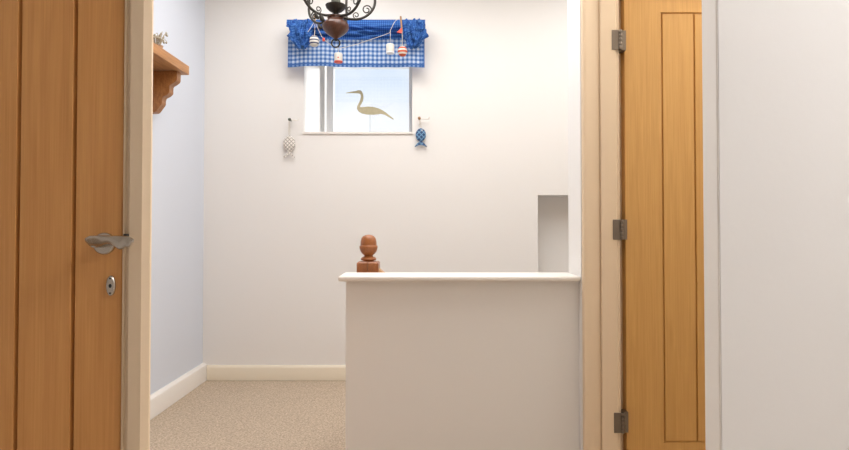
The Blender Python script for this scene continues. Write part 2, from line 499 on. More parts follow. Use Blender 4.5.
part('rose', bm, M['steel'], handle, 40)
bm = bmesh.new()
tube(bm, [(hx, YD - .008, hz), (hx, YD - .025, hz + .0005), (hx, YD - .044, hz + .001)], .0080, 18, 4)
part('neck', bm, M['steel'], handle, 40)
# keyhole escutcheon
ex, ez = PX(112.0, YD), PZ(285.5, YD)
bm = bmesh.new(); disc_y(bm, ex, ez, YD - .005, YD, .0098, .0215, .0018)
esc = part('escutcheon', bm, M['steel'], d1, 40); tag(esc, 'oval steel key plate')
bm = bmesh.new(); disc_y(bm, ex, ez, YD - .0056, YD - .0045, .0033, .0042, .0003, 20); part('keyhole', bm, M['black'], esc, 40)
for dz in (-.0155, .0155):
    bm = bmesh.new(); disc_y(bm, ex, ez + dz, YD - .0058, YD - .0045, .0021, .0021, .0004, 16); part('screw', bm, M['steel_dark'], esc, 40)

# frame of the left door (in plan): gap, stop, flat face, rounded end towards the landing
fr = empty('trim_4', (-.62, YD, 0)); struct(fr, 'tan painted frame post beside the left oak door', 'trim')
fa = DXR + .003; fb = PX(142.7, YD - .012)
bm = bmesh.new()
prism(bm, [(fa, YD + .015), (fa, YD - .004), (fa + .002, YD - .006), (fa + .0045, YD - .006), (fa + .0065, YD - .002), (fa + .014, YD - .004), (fa + .018, YD - .012), (fb - .002, YD - .012), (fb, YD - .0105),
           (fb + .0115, YD - .003), (fb + .0122, YD - .001), (fb + .0085, YD + .010), (fb - .006, YD + .030), (fb - .030, YD + .030), (fb - .030, YD + .0158), (fa + .004, YD + .0158)], 'z', 0, DZT + .06)
part('post', bm, M['cream'], fr, 20)
bm = bmesh.new(); box(bm, DXL - .03, DXR + .0025, YD - .012, YD + .0155, DZT + .003, DZT + .06); part('head', bm, M['cream'], fr)
bm = bmesh.new(); box(bm, DXL - .06, DXL - .003, YD - .012, YD + .0155, 0, DZT + .06); part('post', bm, M['cream'], fr)
bm = bmesh.new(); c_ = P(125.3, 235.2, YD - .012); box(bm, c_.x - .004, c_.x + .004, YD - .0125, YD - .003, c_.z - .0035, c_.z + .0025, .001); tag(part('latch_pin', bm, M['black'], fr), 'black latch pin')

# right door
YP = YO + .012
def dx(px): return PX(px, YP)
pz = lambda py: PZ(py, YP)
gL, gM = dx(663.2), dx(695.6)
pitch = .131
vx = [gL, gM, gM + pitch, gM + 2 * pitch]
vx = [v for v in vx if v < DR - .1]
d2 = make_leaf('door_2', DL, DR, YP, DT, M['oak'], vx, pz(441.2), pz(10.9), [pz(441.2) + .004, pz(10.9) - .004], (gL - .004, vx[-1] + .004))
struct(d2, 'honey oak cottage door on the right with three hinges', 'door')
for py in (38.9, 229.6, 421.6):
    zc = PZ(py, YO - .014); hh = .0395
    bm = bmesh.new()
    lx = PX(612.8, YO - .014); kx = PX(620.3, YO - .012)
    box(bm, lx, kx, YO - .0155, YO - .0130, zc - hh, zc + hh, .0008, 1)
    hg = part('hinge', bm, M['hinge'], d2)
    bm = bmesh.new(); box(bm, kx + .003, DL - .0005, YO - .0100, YP + .02, zc - hh, zc + hh); part('hinge_leaf', bm, M['hinge'], hg)
    for q in range(5):
        z0 = zc - hh + q * hh * .4 + .0008; z1 = zc - hh + (q + 1) * hh * .4 - .0008
        bm = bmesh.new(); lathe(bm, [(.0066, z0), (.0072, z0 + .0008), (.0072, z1 - .0008), (.0066, z1)], (kx + .004, YO - .0155, 0), 18)
        part('knuckle', bm, M['hinge'], hg, 40)
    bm = bmesh.new(); lathe(bm, [(.002, zc - hh - .0015), (.0045, zc - hh - .0005), (.0045, zc + hh + .0005), (.002, zc + hh + .0015)], (kx + .004, YO - .0155, 0), 14)
    part('pin', bm, M['steel_dark'], hg, 40)
# knob on the far stile, hidden by the foreground wall in the photograph but part of a working door
bm = bmesh.new()
kz = 1.0; kx = DR - .06
disc_y(bm, kx, kz, YP - .009, YP, .026, .026, .002)
rs = part('rose', bm, M['steel'], d2, 40)
bm = bmesh.new(); tube(bm, [(kx, YP - .008, kz), (kx, YP - .045, kz), (kx - .02, YP - .055, kz), (kx - .115, YP - .05, kz)], .009, 14, 6); part('lever', bm, M['steel'], rs, 40)

# low stair wall and its cap ------------------------------------------------
PXL = PX(346, YO + .03); PT = PZ(276.2, YO)
bm = bmesh.new(); box(bm, PXL, XE - .0005, YO + .032, YB - .03, -.3, PT - .021)
struct(finish('wall_low', bm, M['wall']), 'low white wall guarding the stairs in the middle of the landing', 'wall')
bm = bmesh.new()
x0 = PX(338, YO); r = .0095
prof = [(x0 + r, PT - .0215), (XE - .001, PT - .0215), (XE - .001, PT), (x0 + r, PT)]
box(bm, x0, XE - .001, YO, YB, PT - .0212, PT, .007, 3)
struct(finish('trim_5', bm, M['white'], None, 40), 'white rounded capping board on top of the low stair wall', 'trim')

# skirtings
def skirt(pts_yz_or, axis, a, b, name, label, par=None):
    bm = bmesh.new(); prism(bm, pts_yz_or, axis, a, b)
    o = finish(name, bm, M['white'] if name != 'baseboard_far' else M['cream_s'], None, 30); struct(o, label, 'skirting'); return o
M['cream_s'] = plain('cream_skirting_paint', (.82, .74, .60, 1), .4)
def skp(y, s, h_, t):   # outline in (offset, z)
    return [(y, .002), (y + s * t, .002), (y + s * t, h_ - .018), (y + s * (t - .003), h_ - .010), (y + s * t * .5, h_ - .003), (y + s * t * .35, h_), (y, h_)]
skirt(skp(YF, -1, .101, .018), 'x', XL + .034, -.03, 'baseboard_far', 'cream skirting board along the foot of the far wall')
skirt(skp(XL, 1, .116, .032), 'y', 1.33, YF, 'baseboard_left', 'white skirting board along the foot of the left wall')
bm = bmesh.new(); box(bm, RX + .03, XR, 1.205, 1.22, 0, .1, .003)
struct(finish('baseboard_front', bm, M['white']), 'white skirting at the foot of the right foreground wall', 'skirting')

# ------------------------------------------------------------------ window
w = empty('window_1', ((g0 + g1) / 2, YG, WZ0)); struct(w, 'small white framed window high in the far wall', 'window')
fx_0, fx_1 = g0 - .008, g1 + .012
def bar(bm, x0, x1, z0, z1, y0=YG, y1=YG + .07, bev=.004): box(bm, x0, x1, y0, y1, z0, z1, bev, 2)
gl0, gl1 = PX(333.3, YG), PX(407.6, YG)
zb = WZ0 + .004
bm = bmesh.new()
def ring(bm, x0, x1, z0, z1, t, y0, y1):
    """rectangular frame with mitred inner edges, one piece"""
    R = []
    for (ix, yy) in ((0, y0), (t, y0), (t, y1), (0, y1)):
        R.append([(x0 + ix, yy, z0 + ix), (x1 - ix, yy, z0 + ix), (x1 - ix, yy, z1 - ix), (x0 + ix, yy, z1 - ix)])
    V = [[bm.verts.new(p) for p in q] for q in R]
    for i in range(4):
        a, b = V[i], V[(i + 1) % 4]
        for j in range(4):
            k = (j + 1) % 4; bm.faces.new((a[j], a[k], b[k], b[j]))
zt = WZ1 - .002
ring(bm, fx_0, fx_1, WZ0 - .03, zt, gl0 - fx_0 - .012, YG + .02, YG + .085)
fo = part('frame', bm, M['pvc'], w)
bm = bmesh.new(); ring(bm, gl0 - .016, gl1 + .028, WZ0 - .024, zt - .03, .014, YG + .004, YG + .06); part('casement', bm, M['pvc_grey'], w)
bm = bmesh.new(); box(bm, gl0 - .006, gl1 + .018, YG + .045, YG + .051, WZ0 - .014, zt - .04); part('pane', bm, M['glass'], w)
bm = bmesh.new()
sl = .011
pts = [(WX0 - .004, YF - .010), (WX1 + .008, YF - .010), (WX1 + .008, YF - .0005), (WX1 - .001, YF - .0005), (g1 + .005, YG + .019), (g0 - .003, YG + .019), (WX0 + .001, YF - .0005), (WX0 - .004, YF - .0005)]
prism(bm, pts, 'z', WZ0 - .012, WZ0 + .002)
part('window_sill', bm, M['white'], w)
# ground and sky outside are the world

# heron cut-out on its wire, standing on the sill
YH = 3.94
outline = [(345.5, 92.6), (351, 91.3), (356, 90.6), (358.2, 89.8), (360.2, 90.0), (361.8, 91.2), (362.9, 93.6), (363.2, 97), (362.6, 100.5), (360.9, 103.6), (359.6, 105.6), (359.8, 106.9),
           (363, 106.8), (368, 106.3), (373, 106.7), (378, 108), (382, 109.8), (386, 112.4), (390, 115.6), (393.6, 118.6), (393.0, 119.2), (388, 116.4), (384.5, 114.3), (381, 113.4), (377, 113.9), (372, 114.3), (366, 114), (361.5, 113), (358.4, 111.2), (356.8, 108.6),
           (357.0, 106), (358.4, 103.2), (360.0, 100), (360.6, 96.5), (360.3, 94), (358.8, 92.8), (356, 92.6), (351, 92.5)]
pts = [(PX(a, YH), PZ(b, YH)) for a, b in outline]
hs = WZ0 + .002
hr = empty('heron_ornament', (PX(369.8, YH), YH, hs)); tag(hr, 'flat wooden heron cut-out on a thin wire standing on the window sill', 'ornament')
bm = bmesh.new(); prism(bm, pts, 'y', YH - .006, YH + .006); part('bird', bm, M['heron'], hr)
bm = bmesh.new(); tube(bm, [(PX(369.8, YH), YH, hs), (PX(369.8, YH), YH, PZ(113.5, YH))], .0022, 8, 0); part('wire', bm, M['rod'], hr, 60)
bm = bmesh.new(); lathe(bm, [(.022, hs), (.022, hs + .003), (.018, hs + .0045), (.003, hs + .005)], (PX(369.8, YH), YH, 0), 20); part('base', bm, M['rod'], hr, 40)

# ------------------------------------------------------------------ gingham blind
YC = 3.725
cx0, cx1 = PX(286.8, YC), PX(425.8, YC); cz0, cz1 = PZ(67.2, YC), PZ(20, YC)
bl = empty('window_valance', ((cx0 + cx1) / 2, YC, cz1)); tag(bl, 'blue and white gingham valance gathered across the window top', 'curtain')
def sheet(bm, x0, x1, z0, z1, nx, nz, fn, thick=.0025, uvs=None):
    uv = bm.loops.layers.uv.new('UVMap')
    G = [[bm.verts.new(fn(i / nx, j / nz)) for j in range(nz + 1)] for i in range(nx + 1)]
    for i in range(nx):
        for j in range(nz):
            f = bm.faces.new((G[i][j], G[i + 1][j], G[i + 1][j + 1], G[i][j + 1]))
            for l, (a, b) in zip(f.loops, ((i, j), (i + 1, j), (i + 1, j + 1), (i, j + 1))):
                l[uv].uv = ((x1 - x0) * a / nx, (z1 - z0) * b / nz)
pzt = PZ(34.5, YC)
def panel(u, v):
    x = cx0 + .004 + (cx1 - cx0 - .012) * u
    sag = .010 * math.sin(PI * u * 1.3 + .2) * (1 - v)
    z = cz0 + (pzt - cz0) * v + .004 * math.sin(u * 9) * (1 - v) - .0 + sag * .5
    y = YC - .004 - .010 * (1 - v) + .006 * math.sin(u * 17 + 1.1) * (1 - .6 * v) + .003 * math.sin(u * 41)
    return (x, y, z)
bm = bmesh.new(); sheet(bm, 0, cx1 - cx0 - .01, 0, pzt - cz0, 120, 24, panel)
gp = part('gingham_panel', bm, M['gingham'], bl, 80); tag(gp, 'flat blue and white check cloth')
bz0 = PZ(39.5, YC)
def band(u, v):
    x = cx0 + .002 + (cx1 - cx0 - .006) * u
    edge = 1 + .0 * u
    ph = 3.0 * math.sin(u * 5.2) + 1.2 * math.sin(u * 13.7 + 2)
    fold = math.sin(v * 23 + ph * .55) + .5 * math.sin(v * 43 - ph)
    amp = .015 * math.sin(PI * min(1, v * 1.1 + .1)) * (1 if v < .86 else .25)
    wz = .004 * math.sin(u * 11 + v * 6)
    bot = .007 * math.sin(u * 7.5 + .8) * (1 - v)
    z = bz0 + (cz1 - bz0) * v + wz * (v * (1 - v)) * 4 + bot
    y = YC - .030 - amp * fold - .016 * math.sin(PI * v)
    pinch = .030 * max(0, min(1, (.58 - v) / .12))
    x += pinch * ((1 - u) ** 12 - u ** 12)
    return (x, y, z)
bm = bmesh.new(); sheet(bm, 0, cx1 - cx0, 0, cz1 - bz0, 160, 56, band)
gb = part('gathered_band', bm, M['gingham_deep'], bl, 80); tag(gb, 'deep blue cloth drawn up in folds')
def bunch(cxp, top, bot, wpx, seed, lean):
    rnd = random.Random(seed)
    bm = bmesh.new(); uv = bm.loops.layers.uv.new('UVMap')
    yc = YC - .062
    n, m = 96, 40
    ph = [rnd.uniform(0, 6.28) for _ in range(8)]
    ztop, zbot = PZ(top, yc), PZ(bot, yc); hh = (ztop - zbot)
    rings = []
    for i in range(m + 1):
        v = i / m
        # narrow at the tie, ragged and wide at the top, hanging to a rounded foot
        wdt = (math.sin(PI * (.08 + .84 * v)) ** .5) * (.52 + .62 * v)
        row = []
        for j in range(n):
            a = 2 * PI * j / n
            rr = 1 + .19 * math.sin(5 * a + ph[0] + 3 * v) + .17 * math.sin(9 * a + ph[1] - 5 * v) + .10 * math.sin(15 * a + ph[2] + 9 * v) + .05 * math.sin(23 * v + 3 * math.sin(a + ph[3]))
            x = PX(cxp, yc) + math.cos(a) * rr * wdt * wpx / 2 * yc / F * .92 + .012 * math.sin(3 * v + ph[4])
            y = yc + math.sin(a) * rr * wdt * .044
            z = zbot + hh * v + .012 * math.sin(4 * a + ph[5] + 6 * v) + .006 * math.sin(11 * a + ph[6])
            nv = noise.noise_vector(Vector((x, y, z)) * 38 + Vector((seed, 0, 0)))
            row.append((x + nv.x * .010 + lean * (1 - v), y + nv.y * .016, z + nv.z * .010 + .014 * abs(math.cos(a)) * v * v))
        rings.append(row)
    V = [[bm.verts.new(p) for p in r] for r in rings]
    for i in range(m):
        for j in range(n):
            k = (j + 1) % n
            f = bm.faces.new((V[i][j], V[i][k], V[i + 1][k], V[i + 1][j]))
            for l, (a, b) in zip(f.loops, ((j, i), (j + 1, i), (j + 1, i + 1), (j, i + 1))): l[uv].uv = (a / n * .42, b / m * hh * 1.3)
    bm.faces.new(V[0][::-1]); bm.faces.new(V[-1])
    return bm
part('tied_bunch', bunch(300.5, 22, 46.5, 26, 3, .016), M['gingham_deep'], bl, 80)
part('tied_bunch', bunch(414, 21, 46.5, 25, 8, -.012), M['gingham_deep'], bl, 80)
# rod the cloth hangs from
bm = bmesh.new(); tube(bm, [(cx0 + .01, YC - .018, cz1 - .012), (cx1 - .01, YC - .018, cz1 - .012)], .006, 10, 0); rod = part('rod', bm, M['peg'], bl, 60)
for xx in (cx0 + .03, cx1 - .03):
    bm = bmesh.new(); box(bm, xx - .005, xx + .005, YC - .02, YF, cz1 - .018, cz1 - .006); part('rod_bracket', bm, M['steel_dark'], rod)

# garland strings and floats in front of the valance
YQ = YC - .128
def P2(a, b): return P(a, b, YQ)
gs = empty('string_garland', P2(357, 36)); tag(gs, 'thin cotton string swagged from peg to peg across the valance', 'string')
bm = bmesh.new(); tube(bm, [P2(314.2, 19.5), P2(318.5, 30), P2(323, 38), P2(330, 43.5), P2(338, 47), P2(352, 44.5), P2(372, 38), P2(388.5, 32), P2(390.3, 29), P2(395, 20), P2(400.5, 17)], .0016, 6, 6)
part('swag', bm, M['string'], gs, 60)
bm = bmesh.new(); tube(bm, [P2(314.2, 19.5), P2(310.5, 26), P2(307, 31)], .0016, 6, 6); part('tail', bm, M['string'], gs, 60)
bm = bmesh.new(); box(bm, P2(322.0, 0).x, P2(324.3, 0).x, YQ - .006, YQ + .006, PZ(40.4, YQ), PZ(36.8, YQ), .003); tag(part('bead', bm, M['red'], gs, 50), 'small red wooden bead')
# pegs
for (a, b) in (((314, 14.5), (314.3, 21)), ((400.5, 15), (402, 31))):
    bm = bmesh.new(); tube(bm, [P2(*a), P2(*b)], lambda t: .0062 - .001 * t, 10, 0); pg = tag(part('peg', bm, M['peg'], gs, 60), 'brown wooden peg')
bm = bmesh.new()
prism(bm, [(PX(396.6, YQ), PZ(31.4, YQ)), (PX(402.0, YQ), PZ(32.2, YQ)), (PX(401.6, YQ), PZ(26.4, YQ)), (PX(399.6, YQ), PZ(28.6, YQ))], 'y', YQ - .006, YQ + .006)
tag(part('wedge', bm, M['red'], pg), 'red painted wedge')

def float_thing(px, py, wpx, hpx, kind, mat, label, up):
    c = P(px, py, YQ - .006); rw = wpx / 2 * YQ / F; hh = hpx / 2 * YQ / F
    o = empty('fishing_float', c); tag(o, label, 'float', 'painted floats hung over the valance')
    bm = bmesh.new()
    if kind == 'barrel':
        pr = [(rw * .55, -hh), (rw * .80, -hh * .86), (rw * .97, -hh * .45), (rw, 0), (rw * .97, hh * .45), (rw * .80, hh * .86), (rw * .55, hh)]
    elif kind == 'ball':
        pr = [(rw * math.cos(t), hh * math.sin(t)) for t in [math.radians(-82 + 164 * i / 14) for i in range(15)]]
    else:
        pr = [(rw * .86, -hh), (rw * .96, -hh * .93), (rw, -hh * .8), (rw, hh * .8), (rw * .96, hh * .93), (rw * .86, hh)]
    lathe(bm, pr, c, 24); part('body', bm, mat, o, 45)
    bm = bmesh.new(); tube(bm, [c + Vector((0, 0, hh * .98)), P(*up[0], YQ - .006)] if len(up) == 1 else [c + Vector((0, 0, hh * .98))] + [P(*q, YQ - .006) for q in up], .0014, 6, 4)
    part('cord', bm, M['string'], o, 60)
    return o, c, rw, hh
hh_ = lambda hpx: hpx / 2 * YQ / F
float_thing(313.6, 40.2, 9.4, 10.2, 'barrel', stripes('navy_stripes', (.66, .63, .57, 1), (.05, .06, .12, 1), 3.2, 0, hh_(10.2), .58), 'navy and white banded barrel float hanging below the left bunch', [(314.2, 30), (314.2, 21)])
o_, c_, rw_, h_ = float_thing(338, 57.2, 8.2, 9.4, 'can', M['float_white'], 'small white cylinder float with red dot and red foot, below the turned bulb', [(338, 47.2)])
bm = bmesh.new(); lathe(bm, [(rw_ * .9, -h_ * 1.02), (rw_ * 1.03, -h_ * .96), (rw_ * 1.03, -h_ * .72), (rw_ * 1.0, -h_ * .70)], c_, 24); tag(part('foot_band', bm, M['red'], o_, 45), 'red band')
bm = bmesh.new(); disc_y(bm, c_.x + .002, c_.z - .003, c_.y - rw_ - .0012, c_.y - rw_ + .002, .0045, .0045, .0004, 16); tag(part('dot', bm, M['red'], o_, 45), 'red dot')
o_, c_, rw_, h_ = float_thing(390, 48, 8.4, 9.4, 'can', M['float_white'], 'plain white cylinder float with grey foot, left of the red banded ball', [(390, 40), (390.2, 30)])
bm = bmesh.new(); lathe(bm, [(rw_ * .9, -h_ * 1.02), (rw_ * 1.03, -h_ * .96), (rw_ * 1.03, -h_ * .74), (rw_ * 1.0, -h_ * .72)], c_, 24); tag(part('foot_band', bm, M['pvc_grey'], o_, 45), 'grey band')
float_thing(402.4, 50.4, 9.8, 10.6, 'ball', stripes('red_stripes', (.55, .09, .035, 1), (.68, .64, .57, 1), 3, 0, hh_(10.6), .55), 'red and white banded ball float hanging by the right bunch', [(402.2, 40), (402, 31)])

# ------------------------------------------------------------------ fish ornaments and their hooks
def fish(px, top, bot, wpx, tail_bot, tail_w, mat, matt, name, label, hook_px, hook_py, cord_top, open_tail):
    y = YF - .022
    cz = (PZ(top, y) + PZ(bot, y)) / 2; hh = (PZ(top, y) - PZ(bot, y)) / 2; rw = wpx / 2 * y / F
    c = Vector((PX(px, y), y, cz))
    o = empty(name, c); tag(o, label, 'ornament')
    bm = bmesh.new()
    n, m = 24, 18
    rings = []
    for i in range(m + 1):
        t = -1 + 2 * i / m
        prof = max(.0, 1 - abs(t) ** 2.1) ** .62
        if t < -.6: prof = max(prof, .24)
        prof = max(prof, .05)
        rings.append([c + Vector((math.cos(2 * PI * j / n) * rw * prof, math.sin(2 * PI * j / n) * .013 * prof, hh * t)) for j in range(n)])
    loft(bm, rings); part('body', bm, mat, o, 60)
    tw = tail_w / 2 * y / F; tz = PZ(tail_bot, y) - cz; b = -hh
    if open_tail:   # two spread lobes with a deep arch between them
        pts = [(-.006, b + .008), (-.008, b - .001), (-tw * .5, b - .007), (-tw * .85, tz + .012), (-tw, tz + .005), (-tw * .96, tz), (-tw * .70, tz + .006), (-tw * .38, tz + .013), (0, tz + .016), (tw * .38, tz + .013), (tw * .70, tz + .006), (tw * .96, tz), (tw, tz + .005), (tw * .85, tz + .012), (tw * .5, b - .007), (.008, b - .001), (.006, b + .008)]
    else:
        pts = [(-.006, b + .008), (-.008, b - .006), (-tw * .6, tz + .020), (-tw, tz + .007), (-tw * .9, tz), (-tw * .45, tz + .008), (0, tz + .026), (tw * .45, tz + .008), (tw * .9, tz), (tw, tz + .007), (tw * .6, tz + .020), (.008, b - .006), (.006, b + .008)]
    bm = bmesh.new(); prism(bm, [(c.x + p[0], c.z + p[1]) for p in pts], 'y', y - .004, y + .004); part('tail', bm, matt, o)
    # dark eye and fin
    bm = bmesh.new()
    disc_y(bm, c.x + rw * .22, c.z + hh * .62, y - .0125, y - .006, .0045, .0045, .0006, 14); part('eye', bm, M['float_white'], o, 40)
    bm = bmesh.new(); x_h = PX(hook_px, y)
    z_t = PZ(cord_top, y)
    tube(bm, [(c.x - .004, y, c.z + hh * .97), (x_h - .003, y - .012, z_t), (x_h, y - .016, z_t + .006), (x_h + .003, y - .012, z_t), (c.x + .004, y, c.z + hh * .97)], .0016, 6, 5)
    part('cord', bm, M['string'], o, 60)
    return o
fish(289, 135.2, 151.5, 11.8, 157.6, 11.5, M['fish_white'], M['fish_white'], 'fish_ornament', 'whitewashed wooden fish hanging tail down left of the window', 289.3, 119.6, 121, False)
fish(420.8, 127.8, 141.6, 10.4, 147, 12.4, M['fish_blue'], M['fish_blue'], 'fish_ornament', 'blue scaled wooden fish hanging tail down right of the window', 419.8, 118.4, 120, True)
def hook(px, py, px_end, mat_knob, label):
    y = YF - .038
    c = P(px, py, y)
    o = empty('curtain_hook', (c.x, YF, c.z)); tag(o, label, 'hook')
    bm = bmesh.new(); tube(bm, [(c.x, YF, c.z), (c.x, y - .004, c.z)], .0055, 12, 0); part('stem', bm, mat_knob, o, 60)
    bm = bmesh.new(); lathe(bm, [(.002, -.010), (.008, -.007), (.0105, 0), (.008, .007), (.002, .010)], (c.x, y - .006, c.z), 16); kn = part('knob', bm, mat_knob, o, 60)
    e = P(px_end, py + .7, y + .006)
    bm = bmesh.new(); tube(bm, [(c.x, y + .006, c.z), (c.x + (e.x - c.x) * .6, y + .003, c.z - .003), e, (e.x + (.004 if e.x > c.x else -.004), y, e.z + .012)], .0042, 10, 5); part('arm', bm, M['white'], o, 60)
    return o
hook(289.3, 119.3, 297.5, M['iron_grey'], 'small hook with a pale arm holding the whitewashed fish')
hook(419.3, 118, 428.6, M['peg'], 'brown knobbed hook with a pale arm holding the blue fish')

# ------------------------------------------------------------------ shelf on the left wall
YS = 3.076
sxF = PX(188.2, YS)
sz1, sz0 = PZ(65.6, YS), PZ(74.6, YS)
sh = empty('wall_shelf', (XL, 2.6, sz0)); tag(sh, 'pine shelf on a scrolled bracket fixed to the left wall', 'shelf')
bm = bmesh.new(); box(bm, XL + .0005, sxF, 2.20, YS, sz0, sz1, .003, 2); part('board', bm, M['pine'], sh, 40)
def bracket(y):
    s = lambda a, b: (PX(a, 3.0), PZ(b, 3.0))
    x0 = XL + .0005
    prof = [(177.0, 69.8), (177.0, 75), (176.6, 80.2), (173.6, 83.0), (170.2, 85.2), (169.6, 88.6), (169.4, 92.4), (166.6, 95.2), (163.4, 96.8), (162.2, 99.8), (162.0, 103.6), (159.6, 107.0), (157.8, 109.6), (155, 112.2), (148, 112.6)]
    out = [Vector((*s(a, b), 0)) for a, b in prof]
    sm = cat(out, 4)
    pts = [(x0, sz0 - .0025), (out[0].x, sz0 - .0025)] + [(max(v.x, x0 + .001), v.y) for v in sm[1:] if v.x > x0 + .002] + [(x0, sm[-1].y)]
    bm = bmesh.new(); prism(bm, pts, 'y', y, y + .048); return part('bracket', bm, M['pine_v'], sh, 50)
bracket(2.985); bracket(2.30)
# rail between brackets
bm = bmesh.new(); box(bm, XL + .0005, XL + .02, 2.345, 2.983, sz0 - .10, sz0 - .0025, .002, 1); part('back_rail', bm, M['pine'], sh)
# dried stems in a little pot at the front of the shelf
YT = 2.86
tx = XL + .125
pt = empty('dried_arrangement', (tx, YT, sz1)); tag(pt, 'pale dried twigs standing on the wooden wall shelf', 'dried plant')
bm = bmesh.new(); lathe(bm, [(.018, sz1), (.020, sz1 + .002), (.027, sz1 + .04), (.029, sz1 + .044), (.025, sz1 + .044), (.020, sz1 + .03)], (tx, YT, 0), 24); part('pot', bm, M['pot'], pt, 40)
rnd = random.Random(11)
for i in range(26):
    a = rnd.uniform(0, 2 * PI); sp = rnd.uniform(.006, .034); ht = rnd.uniform(.045, .098)
    b0 = Vector((tx + .01 * math.cos(a), YT + .01 * math.sin(a), sz1 + .036))
    b1 = b0 + Vector((math.cos(a) * sp * .5, math.sin(a) * sp * .5, ht * .55))
    b2 = b0 + Vector((math.cos(a + .5) * sp, math.sin(a + .5) * sp, ht * .9 - .02 + .02))
    b3 = b2 + Vector((math.cos(a + 1.8) * .012, math.sin(a + 1.8) * .012, -.012))
    bm = bmesh.new(); tube(bm, [b0, b1, b2, b3], lambda t: .0022 - .001 * t, 6, 4)
    tw = part('twig', bm, M['twig'], pt, 60)
    bm = bmesh.new()
    lathe(bm, [(.001, -.006), (.004, -.003), (.005, 0), (.004, .004), (.001, .007)], b3, 8)
    part('seed_head', bm, M['twig'], tw, 60)

# ------------------------------------------------------------------ newel post and handrail
YW = 2.555
nx = PX(368.6, YW); hw = 10.6 * YW / F
zt = PZ(261.3, YW)
nw = empty('newel_post', (nx, YW, 0)); tag(nw, 'stained pine newel post with acorn finial behind the low wall', 'newel post')
bm = bmesh.new()
prism(bm, [(nx - hw, YW - hw), (nx - .0025, YW - hw), (nx - .0008, YW - hw + .004), (nx + .0008, YW - hw + .004), (nx + .0025, YW - hw), (nx + hw, YW - hw), (nx + hw, YW + hw), (nx - hw, YW + hw)], 'z', 0, zt - .006)
top = [(nx - hw, YW - hw), (nx - .0025, YW - hw), (nx - .0008, YW - hw + .004), (nx + .0008, YW - hw + .004), (nx + .0025, YW - hw), (nx + hw, YW - hw), (nx + hw, YW + hw), (nx - hw, YW + hw)]
tf = [f for f in bm.faces if all(abs(v.co.z - (zt - .006)) < 1e-5 for v in f.verts)][0]
r_ = bmesh.ops.extrude_face_region(bm, geom=[tf]); bmesh.ops.delete(bm, geom=[tf], context='FACES_ONLY')
for v in [v for v in r_['geom'] if isinstance(v, bmesh.types.BMVert)]:
    v.co.z = zt; v.co.x = nx + (v.co.x - nx) * .89; v.co.y = YW + (v.co.y - YW) * .89
part('post', bm, M['newel'], nw)
q = YW / F
def zz(py): return PZ(py, YW)
bm = bmesh.new()
prof = [(5.6, 261.4), (5.2, 260.6), (7.0, 260.0), (7.8, 259.2), (7.8, 258.4), (6.9, 257.4), (5.0, 256.6), (4.2, 255.8), (4.6, 255.0), (6.4, 253.6), (7.9, 251.4), (8.8, 248.8), (9.1, 246.9), (9.1, 246.2), (8.5, 245.4), (8.0, 245.2), (8.1, 243.8), (7.9, 241.2), (7.1, 238.4), (5.6, 236.3), (3.4, 235.1), (1.2, 234.7), (.2, 234.7)]
lathe(bm, [(a * q, zz(b)) for a, b in prof], (nx, YW, 0), 36)
part('finial', bm, M['newel'], nw, 40)
hd = empty('handrail', (nx + hw, YW, .84)); tag(hd, 'pale pine handrail running down the stairs from the newel post', 'handrail')
bm = bmesh.new()
sec = [(-.022, -.018), (.022, -.018), (.027, .0), (.020, .016), (.0, .022), (-.020, .016), (-.027, 0)]
rings = []
p0 = Vector((nx + hw + .0005, YW, zz(272.3))); p1 = Vector((1.55, YW, zz(272.3) - (1.55 - nx - hw) * .82))
for p in (p0, p1): rings.append([(p.x, p.y + a, p.z + b) for a, b in sec])
loft(bm, rings); part('rail', bm, M['rail'], hd, 40)

# ------------------------------------------------------------------ chandelier
YK = 3.10; kx = PX(335.2, YK)
def kz(py): return PZ(py, YK)
u = YK / F
ch = empty('chandelier', (kx, YK, CZ)); tag(ch, 'dark wrought iron scroll arm chandelier with a turned wooden bulb', 'chandelier')
bm = bmesh.new()
prof = [(1.4, 38.6), (2.2, 37.2), (4.6, 35.6), (8.2, 33.2), (11.2, 30.4), (12.9, 27.6), (13.3, 25.4), (12.7, 23.2), (11.0, 21.2), (8.7, 19.8), (7.6, 18.8), (7.4, 17.6), (8.4, 16.9), (8.4, 16.2), (6.0, 15.8)]
lathe(bm, [(a * u, kz(b)) for a, b in prof], (kx, YK, 0), 40); part('turned_bulb', bm, M['turned'], ch, 45)
bm = bmesh.new(); lathe(bm, [(.6 * u, kz(40.0)), (1.9 * u, kz(39.4)), (2.1 * u, kz(38.6)), (1.5 * u, kz(37.9))], (kx, YK, 0), 16)
fin = part('bottom_finial', bm, M['iron'], ch, 45)
bm = bmesh.new(); tube(bm, [(kx + math.cos(t) * 4.1 * u, YK + .0, kz(42.2) + math.sin(t) * 4.1 * u) for t in [2 * PI * i / 32 for i in range(32)]], .0042, 10, 0, True); part('ring', bm, M['iron'], fin, 60)
